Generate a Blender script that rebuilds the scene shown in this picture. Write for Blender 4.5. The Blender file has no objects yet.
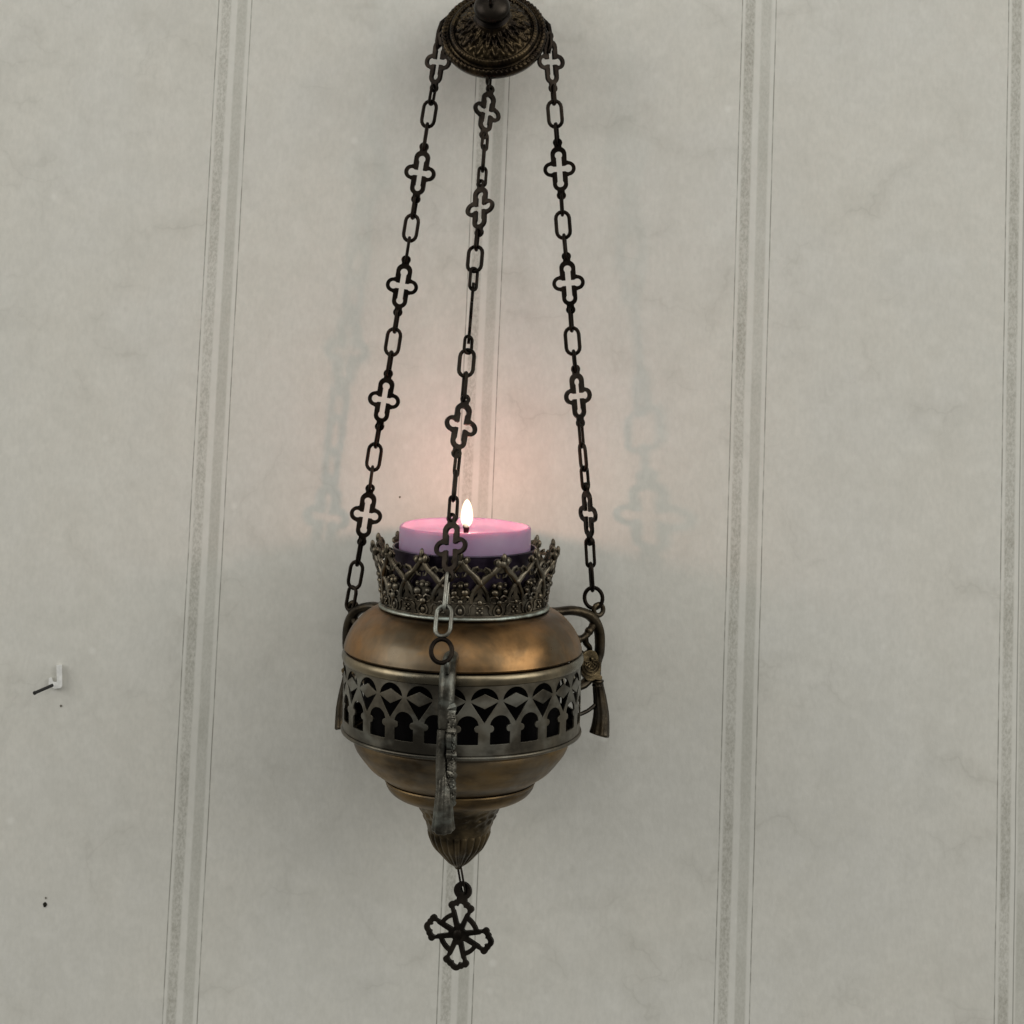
import bpy, math, random
import numpy as np
from mathutils import Vector, Matrix
from mathutils.geometry import delaunay_2d_cdt
random.seed(7)
rad = math.radians
scene = bpy.context.scene
COL = scene.collection

# ------------------------------------------------------------------ camera
F = 1650.0                 # focal length in pixels of a 1024 wide picture
PPY = 180.0                # row of the optical axis (the picture is a crop)
DIST = 0.825               # camera to the lamp's axis
MM = 0.0005                # one picture pixel at the lamp's axis
PITCH, ROLL, YAW = rad(4.85), rad(2.27), rad(2.15)
YW = 0.063                 # the wall behind the lamp
RC = Matrix.Rotation(YAW, 3, 'Z') @ Matrix.Rotation(math.pi/2 + PITCH, 3, 'X') @ Matrix.Rotation(ROLL, 3, 'Z')
CX = 0.0

def ray(x, y):
    return RC @ Vector(((x-512)/F, -(y-PPY)/F, -1.0))
def P(x, y, Y=0.0):
    """point of the place at depth Y that stands where the picture shows (x, y)"""
    d = ray(x, y)
    t = (Y + DIST)/d.y
    return Vector((CX + d.x*t, Y, d.z*t))
CX = -P(464.0, 660, 0).x                     # the lamp's axis is X = 0
def ZA(y):                                   # height on the lamp's axis at picture row y
    return P(464.0 - (y-660)*0.04, y, 0).z

cam = bpy.data.cameras.new('camera')
cam.sensor_fit = 'HORIZONTAL'; cam.sensor_width = 36.0
cam.lens = F/1024*36.0
cam.shift_y = -(512-PPY)/1024
cam.clip_start = 0.01; cam.clip_end = 50
co = bpy.data.objects.new('camera', cam); COL.objects.link(co)
co.matrix_world = Matrix.Translation((CX, -DIST, 0)) @ RC.to_4x4()
scene.camera = co

# ------------------------------------------------------------------ node helpers
class NT:
    def __init__(s, name):
        s.m = bpy.data.materials.new(name); s.m.use_nodes = True
        s.t = s.m.node_tree; s.t.nodes.clear()
        s.out = s.n('ShaderNodeOutputMaterial')
    def n(s, typ, **kw):
        nd = s.t.nodes.new(typ)
        for k, v in kw.items(): setattr(nd, k, v)
        return nd
    def l(s, a, b): s.t.links.new(a, b)
    def put(s, sock, v):
        if isinstance(v, bpy.types.NodeSocket): s.l(v, sock)
        elif isinstance(v, (tuple, list)) and sock.type == 'RGBA' and len(v) == 3: sock.default_value = (*v, 1)
        else: sock.default_value = v
    def math(s, op, a, b=0.0, c=0.0, clamp=False):
        nd = s.n('ShaderNodeMath', operation=op, use_clamp=clamp)
        for i, v in enumerate((a, b, c)): s.put(nd.inputs[i], v)
        return nd.outputs[0]
    def ramp(s, v, lo, hi, a=0.0, b=1.0):
        nd = s.n('ShaderNodeMapRange', interpolation_type='SMOOTHSTEP')
        for i, x in enumerate((v, lo, hi, a, b)): s.put(nd.inputs[i], x)
        return nd.outputs[0]
    def mix(s, f, a, b, mode='MIX'):
        nd = s.n('ShaderNodeMix', data_type='RGBA', blend_type=mode)
        s.put(nd.inputs[0], f); s.put(nd.inputs[6], a); s.put(nd.inputs[7], b)
        return nd.outputs[2]
    def noise(s, vec, scale, detail=4, rough=0.55, dist=0.0, out='Fac'):
        nd = s.n('ShaderNodeTexNoise')
        s.l(vec, nd.inputs['Vector'])
        nd.inputs['Scale'].default_value = scale; nd.inputs['Detail'].default_value = detail
        nd.inputs['Roughness'].default_value = rough; nd.inputs['Distortion'].default_value = dist
        return nd.outputs[out]
    def mapping(s, vec, scale=(1,1,1), loc=(0,0,0)):
        nd = s.n('ShaderNodeMapping'); s.l(vec, nd.inputs['Vector'])
        nd.inputs['Scale'].default_value = scale; nd.inputs['Location'].default_value = loc
        return nd.outputs[0]
    def pos(s): return s.n('ShaderNodeNewGeometry').outputs['Position']

def metal(name, base, dark, spec_rough=0.4, patina=None, pat_amt=0.4, bump=0.15, streak=(1,1,1), wear=None, metallic=1.0, cavity=0.9, nscale=1.0, bevel=0.0003):
    n = NT(name)
    p = n.pos()
    a = n.noise(n.mapping(p, streak), 55*nscale, 5, 0.6, 0.2)
    b = n.noise(n.mapping(p, (1,1,1), (3,1,2)), 260*nscale, 4, 0.65)
    f = n.ramp(a, 0.36, 0.66)
    c = n.mix(f, dark, base)
    c = n.mix(n.ramp(b, 0.5, 0.8, 0, 0.55), c, tuple(x*0.45 for x in base))
    if patina:
        c2 = n.noise(n.mapping(p, (1,1,1.6), (7,5,1)), 42*nscale, 4, 0.6, 0.4)
        fp = n.ramp(c2, 0.46, 0.66, 0, pat_amt)
        c = n.mix(fp, c, patina)
    else: fp = None
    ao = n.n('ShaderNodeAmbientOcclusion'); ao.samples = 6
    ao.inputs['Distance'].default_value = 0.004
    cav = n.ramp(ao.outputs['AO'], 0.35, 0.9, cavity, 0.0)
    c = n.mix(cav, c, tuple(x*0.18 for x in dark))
    bs = n.n('ShaderNodeBsdfPrincipled')
    n.l(c, bs.inputs['Base Color'])
    if fp is not None:
        n.l(n.math('MULTIPLY_ADD', fp, -0.75*metallic, metallic), bs.inputs['Metallic'])
    else: bs.inputs['Metallic'].default_value = metallic
    r = n.math('MULTIPLY_ADD', n.math('ADD', a, b), 0.32, spec_rough-0.30, clamp=True)
    n.l(r, bs.inputs['Roughness'])
    bm = n.n('ShaderNodeBump'); bm.inputs['Strength'].default_value = bump
    bm.inputs['Distance'].default_value = 0.0006
    n.l(n.math('ADD', b, n.math('MULTIPLY', a, 1.5)), bm.inputs['Height'])
    if bevel:
        bv = n.n('ShaderNodeBevel'); bv.samples = 4; bv.inputs['Radius'].default_value = bevel
        n.l(bv.outputs[0], bm.inputs['Normal'])
    n.l(bm.outputs[0], bs.inputs['Normal'])
    n.l(bs.outputs[0], n.out.inputs[0])
    return n.m

M = {}
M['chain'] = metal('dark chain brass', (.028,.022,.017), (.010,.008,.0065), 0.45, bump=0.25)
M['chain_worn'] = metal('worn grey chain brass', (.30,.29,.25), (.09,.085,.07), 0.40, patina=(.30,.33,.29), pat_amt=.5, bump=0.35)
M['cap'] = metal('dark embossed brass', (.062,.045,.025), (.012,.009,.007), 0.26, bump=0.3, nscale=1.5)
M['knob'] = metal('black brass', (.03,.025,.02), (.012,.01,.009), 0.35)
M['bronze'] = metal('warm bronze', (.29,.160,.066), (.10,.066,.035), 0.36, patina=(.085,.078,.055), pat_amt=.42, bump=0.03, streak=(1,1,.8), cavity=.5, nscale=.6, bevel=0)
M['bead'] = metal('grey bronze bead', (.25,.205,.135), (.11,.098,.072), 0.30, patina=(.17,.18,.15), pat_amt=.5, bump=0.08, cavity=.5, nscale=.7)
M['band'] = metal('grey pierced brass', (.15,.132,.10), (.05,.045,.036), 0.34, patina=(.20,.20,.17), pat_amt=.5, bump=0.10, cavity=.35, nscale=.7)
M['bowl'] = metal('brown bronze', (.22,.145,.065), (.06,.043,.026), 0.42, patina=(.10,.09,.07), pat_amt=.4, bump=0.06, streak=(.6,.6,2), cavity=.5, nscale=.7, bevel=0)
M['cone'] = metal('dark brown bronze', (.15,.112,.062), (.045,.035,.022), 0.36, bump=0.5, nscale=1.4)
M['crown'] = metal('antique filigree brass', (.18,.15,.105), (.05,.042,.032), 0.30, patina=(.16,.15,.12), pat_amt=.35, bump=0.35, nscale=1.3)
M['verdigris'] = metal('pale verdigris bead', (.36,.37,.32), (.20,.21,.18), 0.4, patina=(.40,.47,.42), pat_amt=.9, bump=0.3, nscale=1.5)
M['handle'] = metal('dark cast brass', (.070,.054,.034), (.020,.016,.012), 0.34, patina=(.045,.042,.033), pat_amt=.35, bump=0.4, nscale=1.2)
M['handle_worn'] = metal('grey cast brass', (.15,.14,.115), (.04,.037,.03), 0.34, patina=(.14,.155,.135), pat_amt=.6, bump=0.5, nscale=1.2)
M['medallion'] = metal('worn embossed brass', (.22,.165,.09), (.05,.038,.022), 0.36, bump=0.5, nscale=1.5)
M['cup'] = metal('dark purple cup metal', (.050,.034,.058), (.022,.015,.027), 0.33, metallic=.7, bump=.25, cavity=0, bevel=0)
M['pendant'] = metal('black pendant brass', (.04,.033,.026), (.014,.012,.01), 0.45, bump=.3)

def plain(name, col, rough=.6, bump=.0):
    n = NT(name); bs = n.n('ShaderNodeBsdfPrincipled')
    p = n.pos(); a = n.noise(p, 300, 4)
    n.l(n.mix(n.ramp(a, .35, .7), tuple(c*.8 for c in col), col), bs.inputs['Base Color'])
    bs.inputs['Roughness'].default_value = rough
    if rough > .8: bs.inputs['Specular IOR Level'].default_value = .1
    n.l(bs.outputs[0], n.out.inputs[0]); return n.m
M['liner'] = plain('matte black', (.0035,.003,.003), 1.0)  # even near-black, fully rough; inner liner and candle plate
M['white_plastic'] = plain('white plastic', (.80,.80,.77), .35)
M['nail'] = plain('black nail steel', (.006,.006,.006), .5)
M['hole'] = plain('dark hole', (.02,.019,.014), .9)
M['dent'] = plain('grey speck', (.16,.15,.12), .9)
M['wick'] = plain('charred wick', (.02,.004,.006), .9)

def wax():
    n = NT('lilac wax'); bs = n.n('ShaderNodeBsdfPrincipled')
    p = n.pos(); a = n.noise(p, 60, 4)
    n.l(n.mix(n.ramp(a, .3, .7), (.262,.172,.268), (.31,.208,.318)), bs.inputs['Base Color'])
    bs.inputs['Roughness'].default_value = .42
    bs.inputs['Subsurface Weight'].default_value = .85
    bs.inputs['Subsurface Radius'].default_value = (1.0,.42,.55)
    bs.inputs['Subsurface Scale'].default_value = .0062
    n.l(bs.outputs[0], n.out.inputs[0]); return n.m
M['wax'] = wax()
def flame():
    n = NT('candle flame')
    lw = n.n('ShaderNodeLayerWeight'); lw.inputs['Blend'].default_value = .5
    core = n.math('SUBTRACT', 1.0, lw.outputs['Facing'])
    sep = n.n('ShaderNodeSeparateXYZ'); n.l(n.n('ShaderNodeTexCoord').outputs['Generated'], sep.inputs[0])
    col = n.mix(n.ramp(core, .1, .8), (1.0,.40,.14), (1.0,.86,.62))
    e = n.n('ShaderNodeEmission'); n.l(col, e.inputs['Color'])
    st = n.math('MULTIPLY', n.ramp(core, .34, 1.08, .0, 2.0), n.ramp(sep.outputs['Z'], -.1, .3, .45, 1.0))
    n.l(st, e.inputs['Strength'])
    tr = n.n('ShaderNodeBsdfTransparent')
    ad = n.n('ShaderNodeAddShader'); n.l(e.outputs[0], ad.inputs[0]); n.l(tr.outputs[0], ad.inputs[1])
    n.l(ad.outputs[0], n.out.inputs[0]); return n.m
M['flame'] = flame()

# wallpaper -----------------------------------------------------------------
PER = 0.143069
X0 = CX - 0.189087 + PER
WS = MM*(DIST+YW)/DIST
def wallpaper():
    n = NT('striped wallpaper')
    p = n.pos()
    sp = n.n('ShaderNodeSeparateXYZ'); n.l(p, sp.inputs[0])
    X = sp.outputs['X']
    wob = n.math('MULTIPLY_ADD', n.noise(n.mapping(p, (0,0,9)), 1.0, 2), .0008, -.0004)
    u = n.math('ADD', n.math('SUBTRACT', X, X0 - PER*20.5), wob)
    d = n.math('SUBTRACT', n.math('MODULO', u, PER), PER/2)          # metres from the stripe's middle
    d = n.math('DIVIDE', d, WS)                                      # in pixels at the wall
    fine = n.noise(n.mapping(p, (1,1,.6)), 900, 2, .7)
    grain = n.noise(n.mapping(p, (1,1,.45)), 520, 4, .75)
    big = n.noise(p, 9, 4, .6)
    mid = n.noise(p, 34, 5, .62, .5)
    tint = n.noise(n.mapping(p, (1,1,1), (2,3,5)), 13, 3, .6)
    base = n.mix(n.ramp(tint, .32, .68), (.618,.602,.545), (.606,.599,.556))
    base = n.mix(n.ramp(big, .3, .72, 0, .28), base, (.63,.615,.555))
    base = n.mix(n.ramp(mid, .36, .70, 0, .34), base, (.53,.518,.465))
    base = n.mix(n.ramp(grain, .33, .72, 0, .36), base, (.48,.475,.43))
    mot = n.noise(p, 330, 2, .5)
    base = n.mix(n.ramp(mot, .3, .7, .0, .22), base, (.50,.495,.445))
    mot2 = n.noise(n.mapping(p, (1,1,1), (5,2,7)), 110, 3, .55)
    base = n.mix(n.ramp(mot2, .45, .72, .0, .25), base, (.68,.67,.615))
    # marble veins
    wv = n.noise(p, 16, 4, .6, 0, out='Color')
    va = n.n('ShaderNodeVectorMath', operation='MULTIPLY_ADD'); n.l(wv, va.inputs[0])
    va.inputs[1].default_value = (.085,0,.085); n.l(n.mapping(p, (1,0,1.25)), va.inputs[2])
    wv2 = n.noise(p, 70, 3, .6, 0, out='Color')
    vb = n.n('ShaderNodeVectorMath', operation='MULTIPLY_ADD'); n.l(wv2, vb.inputs[0])
    vb.inputs[1].default_value = (.016,0,.016); n.l(va.outputs[0], vb.inputs[2])
    vo = n.n('ShaderNodeTexVoronoi', feature='DISTANCE_TO_EDGE'); n.l(vb.outputs[0], vo.inputs['Vector'])
    vo.inputs['Scale'].default_value = 13.5
    vein = n.ramp(vo.outputs['Distance'], .0, .034, .8, 0)
    halo = n.ramp(vo.outputs['Distance'], .0, .16, .7, 0)
    msk = n.ramp(n.noise(n.mapping(p, (1,1,1), (1,4,8)), 17, 3, .6), .47, .68)
    vs = n.math('MULTIPLY', n.math('MAXIMUM', vein, n.math('MULTIPLY', halo, .6)), msk)
    base = n.mix(n.math('MULTIPLY', vs, .48), base, (.37,.36,.315))
    vo3 = n.n('ShaderNodeTexVoronoi', feature='DISTANCE_TO_EDGE'); n.l(n.mapping(vb.outputs[0], (1,1,1), (.37,0,.21)), vo3.inputs['Vector'])
    vo3.inputs['Scale'].default_value = 21
    msk3 = n.ramp(n.noise(n.mapping(p, (1,1,1), (6,1,3)), 22, 3, .6), .52, .68)
    v3 = n.math('MULTIPLY', n.math('MAXIMUM', n.ramp(vo3.outputs['Distance'], .0, .035, .7, 0), n.ramp(vo3.outputs['Distance'], .0, .13, .35, 0)), msk3)
    base = n.mix(n.math('MULTIPLY', v3, .40), base, (.38,.37,.325))
    # pale pulp flecks
    vs2 = n.n('ShaderNodeTexVoronoi'); n.l(n.mapping(p, (1,0,1)), vs2.inputs['Vector']); vs2.inputs['Scale'].default_value = 55
    vs2.inputs['Randomness'].default_value = 1
    sc = n.n('ShaderNodeSeparateColor'); n.l(vs2.outputs['Color'], sc.inputs[0])
    fl = n.math('MULTIPLY', n.ramp(vs2.outputs['Distance'], .03, .17, 1, 0), n.math('GREATER_THAN', sc.outputs[0], .80))
    base = n.mix(n.math('MULTIPLY', fl, n.ramp(sc.outputs[1], 0, 1, .06, .45)), base, (.74,.73,.68))
    # stripes
    def band(lo, hi, soft=1.2):
        return n.math('MULTIPLY', n.ramp(d, lo-soft, lo+soft), n.ramp(d, hi-soft, hi+soft, 1, 0))
    inside = band(-17, 17, .8)
    base = n.mix(n.math('MULTIPLY', inside, .35), base, (.62,.615,.565))
    blotch = n.noise(n.mapping(p, (1,1,1), (9,2,4)), 26, 3, .6)
    rough_b = n.math('MULTIPLY', band(-13.5, -4.0), n.math('MULTIPLY_ADD', n.ramp(fine, .3, .75), .55, n.ramp(blotch, .3, .7, .10, .42)))
    base = n.mix(rough_b, base, (.325,.316,.270))
    soft_b = n.math('MULTIPLY', band(2.5, 12.5), n.math('MULTIPLY_ADD', n.ramp(fine, .3, .75), .25, n.ramp(blotch, .7, .3, .22, .48)))
    base = n.mix(soft_b, base, (.36,.356,.308))
    ad = n.math('ABSOLUTE', d)
    brk = n.ramp(n.noise(n.mapping(p, (1,1,1)), 120, 3), .3, .6, .35, .85)
    line = n.math('MULTIPLY', n.ramp(n.math('ABSOLUTE', n.math('SUBTRACT', ad, 16.9)), .25, .8, 1, 0), brk)
    base = n.mix(line, base, (.22,.215,.185))
    seam = n.math('MULTIPLY', n.ramp(n.math('ABSOLUTE', n.math('SUBTRACT', d, .6)), .25, .8, .7, 0), n.math('GREATER_THAN', X, X0+PER*1.5))
    base = n.mix(seam, base, (.2,.195,.17))
    bs = n.n('ShaderNodeBsdfPrincipled'); n.l(base, bs.inputs['Base Color'])
    bs.inputs['Roughness'].default_value = .62
    bs.inputs['Specular IOR Level'].default_value = .25
    bm = n.n('ShaderNodeBump'); bm.inputs['Strength'].default_value = .16; bm.inputs['Distance'].default_value = .0006
    n.l(n.math('ADD', grain, n.math('MULTIPLY', mid, 2.0)), bm.inputs['Height']); n.l(bm.outputs[0], bs.inputs['Normal'])
    n.l(bs.outputs[0], n.out.inputs[0]); return n.m
M['wallpaper'] = wallpaper()

# ------------------------------------------------------------------ mesh helpers
class MB:
    def __init__(s): s.v = []; s.f = []
    def add(s, vs, fs):
        o = len(s.v); s.v += [Vector(q) for q in vs]; s.f += [tuple(i+o for i in f) for f in fs]
        return s
    def tube(s, path, r, seg=10, closed=False, flat=1.0, ref=None, flute=None):
        """sweep along path; r a number or list; flat squeezes the section along ref"""
        path = [Vector(q) for q in path]; n = len(path)
        rs = r if isinstance(r, (list, tuple)) else [r]*n
        vs = []; prev = None
        for i, q in enumerate(path):
            a = path[(i-1) % n] if (closed or i > 0) else q
            b = path[(i+1) % n] if (closed or i < n-1) else q
            t = (b-a).normalized()
            rr = Vector(ref) if ref is not None else (prev if prev is not None else (Vector((0,0,1)) if abs(t.z) < .9 else Vector((1,0,0))))
            nx = (rr - t*rr.dot(t))
            if nx.length < 1e-6: nx = t.orthogonal()
            nx.normalize(); ny = t.cross(nx); 
            if ref is None: prev = nx
            for k in range(seg):
                th = 2*math.pi*k/seg
                m = 1.0 if flute is None else 1 + flute[1]*math.cos(flute[0]*th)
                vs.append(q + (nx*math.cos(th)*flat + ny*math.sin(th))*rs[i]*m)
        fs = []
        for i in range(n if closed else n-1):
            j = (i+1) % n
            for k in range(seg):
                l = (k+1) % seg
                fs.append((i*seg+k, i*seg+l, j*seg+l, j*seg+k))
        if not closed:
            fs.append(tuple(range(seg-1, -1, -1))); fs.append(tuple((n-1)*seg+k for k in range(seg)))
        return s.add(vs, fs)
    def ring(s, c, nrm, R, r, seg=28, sec=8, up=None, sx=1.0, flat=1.0):
        c = Vector(c); nrm = Vector(nrm).normalized()
        u = Vector(up) if up is not None else nrm.orthogonal()
        u = (u - nrm*u.dot(nrm)).normalized(); w = nrm.cross(u)
        pts = [c + (u*math.cos(a) + w*math.sin(a)*sx)*R for a in (2*math.pi*i/seg for i in range(seg))]
        return s.tube(pts, r, sec, True, flat, ref=nrm)
    def lathe(s, prof, seg=96, c=(0,0,0), disp=None, close=False):
        """prof: (r, z) list; disp(i, th, r, z) -> (r, z)"""
        vs = []
        for i, (r, z) in enumerate(prof):
            for k in range(seg):
                th = 2*math.pi*k/seg
                rr, zz = (r, z) if disp is None else disp(i, th, r, z)
                vs.append((c[0]+rr*math.sin(th), c[1]-rr*math.cos(th), c[2]+zz))
        fs = []
        n = len(prof)
        for i in range(n if close else n-1):
            j = (i+1) % n
            for k in range(seg):
                l = (k+1) % seg
                fs.append((i*seg+k, j*seg+k, j*seg+l, i*seg+l))
        return s.add(vs, fs)
    def ball(s, c, r, sc=(1,1,1), nu=12, nv=8, frame=None):
        c = Vector(c); vs = []; fs = []
        fr = frame if frame is not None else Matrix.Identity(3)
        for i in range(nv+1):
            ph = math.pi*i/nv
            for k in range(nu):
                th = 2*math.pi*k/nu
                vs.append(c + fr @ Vector((r*sc[0]*math.sin(ph)*math.cos(th), r*sc[1]*math.sin(ph)*math.sin(th), r*sc[2]*math.cos(ph))))
        for i in range(nv):
            for k in range(nu):
                l = (k+1) % nu
                fs.append((i*nu+k, (i+1)*nu+k, (i+1)*nu+l, i*nu+l))
        return s.add(vs, fs)
    def build(s, name, mat, parent=None, smooth=40, loc=None):
        me = bpy.data.meshes.new(name)
        off = Vector(loc) if loc is not None else Vector((0,0,0))
        me.from_pydata([q - off for q in s.v], [], s.f); me.update()
        import bmesh
        b = bmesh.new(); b.from_mesh(me)
        bmesh.ops.remove_doubles(b, verts=b.verts, dist=1e-6)
        bmesh.ops.dissolve_degenerate(b, dist=1e-7, edges=b.edges)
        bmesh.ops.recalc_face_normals(b, faces=b.faces)
        b.to_mesh(me); b.free()
        me.polygons.foreach_set('use_smooth', [True]*len(me.polygons))
        if smooth < 179: me.set_sharp_from_angle(angle=rad(smooth))
        me.materials.append(mat)
        o = bpy.data.objects.new(name, me); COL.objects.link(o)
        if loc is not None: o.location = off
        if parent is not None:
            o.parent = parent
            o.matrix_parent_inverse = world_of(parent).inverted()
        return o
def world_of(o):
    m = o.matrix_basis.copy()
    if o.parent is not None: m = world_of(o.parent) @ o.matrix_parent_inverse @ m
    return m
def empty(name, loc, label, cat, group=None):
    o = bpy.data.objects.new(name, None); COL.objects.link(o); o.location = loc
    o.empty_display_size = .01
    o['label'] = label; o['category'] = cat
    if group: o['group'] = group
    return o
def tag(o, label, cat, group=None):
    o['label'] = label; o['category'] = cat
    if group: o['group'] = group

# ------------------------------------------------------------------ flat pierced plates from signed distance fields
def circ(x, y, r): return lambda U, V: np.hypot(U-x, V-y) - r
def cap_(x0, y0, x1, y1, r0, r1=None):
    r1 = r0 if r1 is None else r1
    def f(U, V):
        dx, dy = x1-x0, y1-y0
        t = np.clip(((U-x0)*dx + (V-y0)*dy)/(dx*dx+dy*dy), 0, 1)
        return np.hypot(U-x0-dx*t, V-y0-dy*t) - (r0 + (r1-r0)*t)
    return f
def poly(*pts):
    def f(U, V):
        d = np.full(np.shape(U), -1e9); n = len(pts)
        ar = sum(pts[i][0]*pts[(i+1) % n][1] - pts[(i+1) % n][0]*pts[i][1] for i in range(n))
        sg = 1 if ar > 0 else -1
        for i in range(n):
            (ax, ay), (bx, by) = pts[i], pts[(i+1) % n]
            L = math.hypot(bx-ax, by-ay)
            d = np.maximum(d, sg*((U-ax)*(by-ay) - (V-ay)*(bx-ax))/L)
        return d
    return f
def uni(*fs):
    return lambda U, V: np.minimum.reduce([f(U, V) for f in fs])
def sub(a, *bs):
    return lambda U, V: np.maximum.reduce([a(U, V)] + [-b(U, V) for b in bs])
def inter(*fs):
    return lambda U, V: np.maximum.reduce([f(U, V) for f in fs])
def off(a, k): return lambda U, V: a(U, V) - k
def rot(a, th, cx=0, cy=0):
    c, s_ = math.cos(th), math.sin(th)
    return lambda U, V: a(c*(U-cx)+s_*(V-cy)+cx, -s_*(U-cx)+c*(V-cy)+cy)

def plate2d(sdf, box, h=.5, inner=3.0):
    """triangulate {sdf<0}: returns (points, triangles, boundary edges)"""
    x0, x1, y0, y1 = box
    nx = int(round((x1-x0)/h)); ny = int(round((y1-y0)/h))
    xs = np.linspace(x0, x1, nx+1); ys = np.linspace(y0, y1, ny+1)
    U, V = np.meshgrid(xs, ys, indexing='ij')
    D = sdf(U, V)
    D = np.where(np.abs(D) < 1e-4, 1e-4, D)
    D2 = np.pad(D, 1, constant_values=.5*h)
    xs2 = np.concatenate(([x0-h*1e-3], xs, [x1+h*1e-3])); ys2 = np.concatenate(([y0-h*1e-3], ys, [y1+h*1e-3]))
    pts = {}; plist = []; edges = []
    def pt(i, j, k, l):
        key = (i, j, k, l)
        if key in pts: return pts[key]
        a, b = D2[i, j], D2[k, l]; t = a/(a-b)
        pts[key] = len(plist)
        plist.append((xs2[i] + (xs2[k]-xs2[i])*t, ys2[j] + (ys2[l]-ys2[j])*t))
        return pts[key]
    NI, NJ = D2.shape
    S = D2 < 0
    for i in range(NI-1):
        for j in range(NJ-1):
            q = (S[i, j], S[i+1, j], S[i+1, j+1], S[i, j+1])
            if all(q) or not any(q): continue
            E = [(i, j, i+1, j), (i+1, j, i+1, j+1), (i, j+1, i+1, j+1), (i, j, i, j+1)]
            cr = [k for k, (a, b) in enumerate(((0, 1), (1, 2), (3, 2), (0, 3))) if q[a] != q[b]]
            if len(cr) == 2: edges.append((pt(*E[cr[0]]), pt(*E[cr[1]])))
            else:
                if q[0]: prs = ((0, 3), (1, 2))
                else: prs = ((0, 1), (2, 3))
                for a, b in prs: edges.append((pt(*E[a]), pt(*E[b])))
    ins = []
    step = max(1, int(round(inner/h)))
    for i in range(0, nx+1, step):
        for j in range(0, ny+1, step):
            if D[i, j] < -h*1.2: ins.append((xs[i], ys[j]))
    allp = plist + ins
    r = delaunay_2d_cdt([Vector((float(a), float(b))) for a, b in allp], edges, [], 0, 1e-5)
    vv = [(q.x, q.y) for q in r[0]]
    tris = [t for t in r[2]]
    A = np.array(vv)
    cen = np.array([A[list(t)].mean(axis=0) for t in tris])
    inside = (sdf(cen[:, 0], cen[:, 1]) < 0) & (cen[:, 0] > x0) & (cen[:, 0] < x1) & (cen[:, 1] > y0) & (cen[:, 1] < y1)
    tris = [t for t, k in zip(tris, inside) if k]
    cnt = {}
    for t in tris:
        for a in range(len(t)):
            e = (t[a], t[(a+1) % len(t)])
            k = (min(e), max(e)); cnt.setdefault(k, []).append(e)
    bd = [v[0] for v in cnt.values() if len(v) == 1]
    return vv, tris, bd
def add_plate(mb, pl, fmap, skip=None):
    """fmap(u, v, side) -> point, side 0 front, 1 back"""
    vv, tris, bd = pl
    n = len(vv)
    vs = [fmap(u, v, 0) for u, v in vv] + [fmap(u, v, 1) for u, v in vv]
    fs = [tuple(t) for t in tris] + [tuple(i+n for i in reversed(t)) for t in tris]
    for a, b in bd:
        if skip and skip(vv[a], vv[b]): continue
        fs.append((b, a, a+n, b+n))
    used = sorted({i for f in fs for i in f}); mp = {o: k for k, o in enumerate(used)}
    mb.add([vs[i] for i in used], [tuple(mp[i] for i in f) for f in fs])

def cyl(r, th, z):      # th measured from the front (towards the camera), + to the right
    return Vector((r*math.sin(th), -r*math.cos(th), z))

# ------------------------------------------------------------------ the wall
wm = MB()
wm.add([(-1.3, YW, -1.3), (1.3, YW, -1.3), (1.3, YW, 1.0), (-1.3, YW, 1.0)], [(0, 1, 2, 3)])
wall = wm.build('wall', M['wallpaper']); wall['kind'] = 'structure'

# ------------------------------------------------------------------ the lamp
lamp = empty('hanging_lamp', (0, 0, ZA(868)), 'antique pierced bronze vigil lamp with crown rim and tassel handles', 'oil lamp')
def prof(pts): return [(r*MM, ZA(y)) for r, y in pts]
def smooth_prof(pts, sub_=6):
    out = []; n = len(pts)
    for i in range(n-1):
        p0 = pts[max(i-1, 0)]; p1 = pts[i]; p2 = pts[i+1]; p3 = pts[min(i+2, n-1)]
        for k in range(sub_):
            t = k/sub_
            out.append(tuple(.5*((2*p1[a]) + (-p0[a]+p2[a])*t + (2*p0[a]-5*p1[a]+4*p2[a]-p3[a])*t*t + (-p0[a]+3*p1[a]-3*p2[a]+p3[a])*t**3) for a in (0, 1)))
    out.append(pts[-1]); return out
def dent(amp, seed):
    def f(i, th, r, z):
        k = 1 + amp*(math.sin(3*th+seed) + .6*math.sin(5*th+2*seed+z*60))
        return r*k, z
    return f

sh = smooth_prof([(76, 606), (81, 607), (90.5, 610.5), (101, 618), (110, 629), (115, 640), (116.8, 647)])
sh += [(115.8, 648.6), (114.3, 649.4)]
MB().lathe(prof(sh), 128, disp=dent(.0022, 1)).build('shoulder', M['bronze'], lamp, 35)
bd = smooth_prof([(114.3, 649.6), (116.7, 650.4), (118.2, 653), (118.4, 656), (117.4, 659), (115.9, 660.6)], 4) + [(113.2, 661)]
MB().lathe(prof(bd), 128).build('shoulder_bead', M['bead'], lamp, 35)
# neck bead
nb = [(82 + 3.2*math.cos(a)-1.0, 605.0 - 2.3*math.sin(a)) for a in (2*math.pi*i/12 for i in range(12))]
MB().lathe(prof(nb), 128, close=True, disp=dent(.002, 4)).build('neck_bead', M['verdigris'], lamp, 180)

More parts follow.
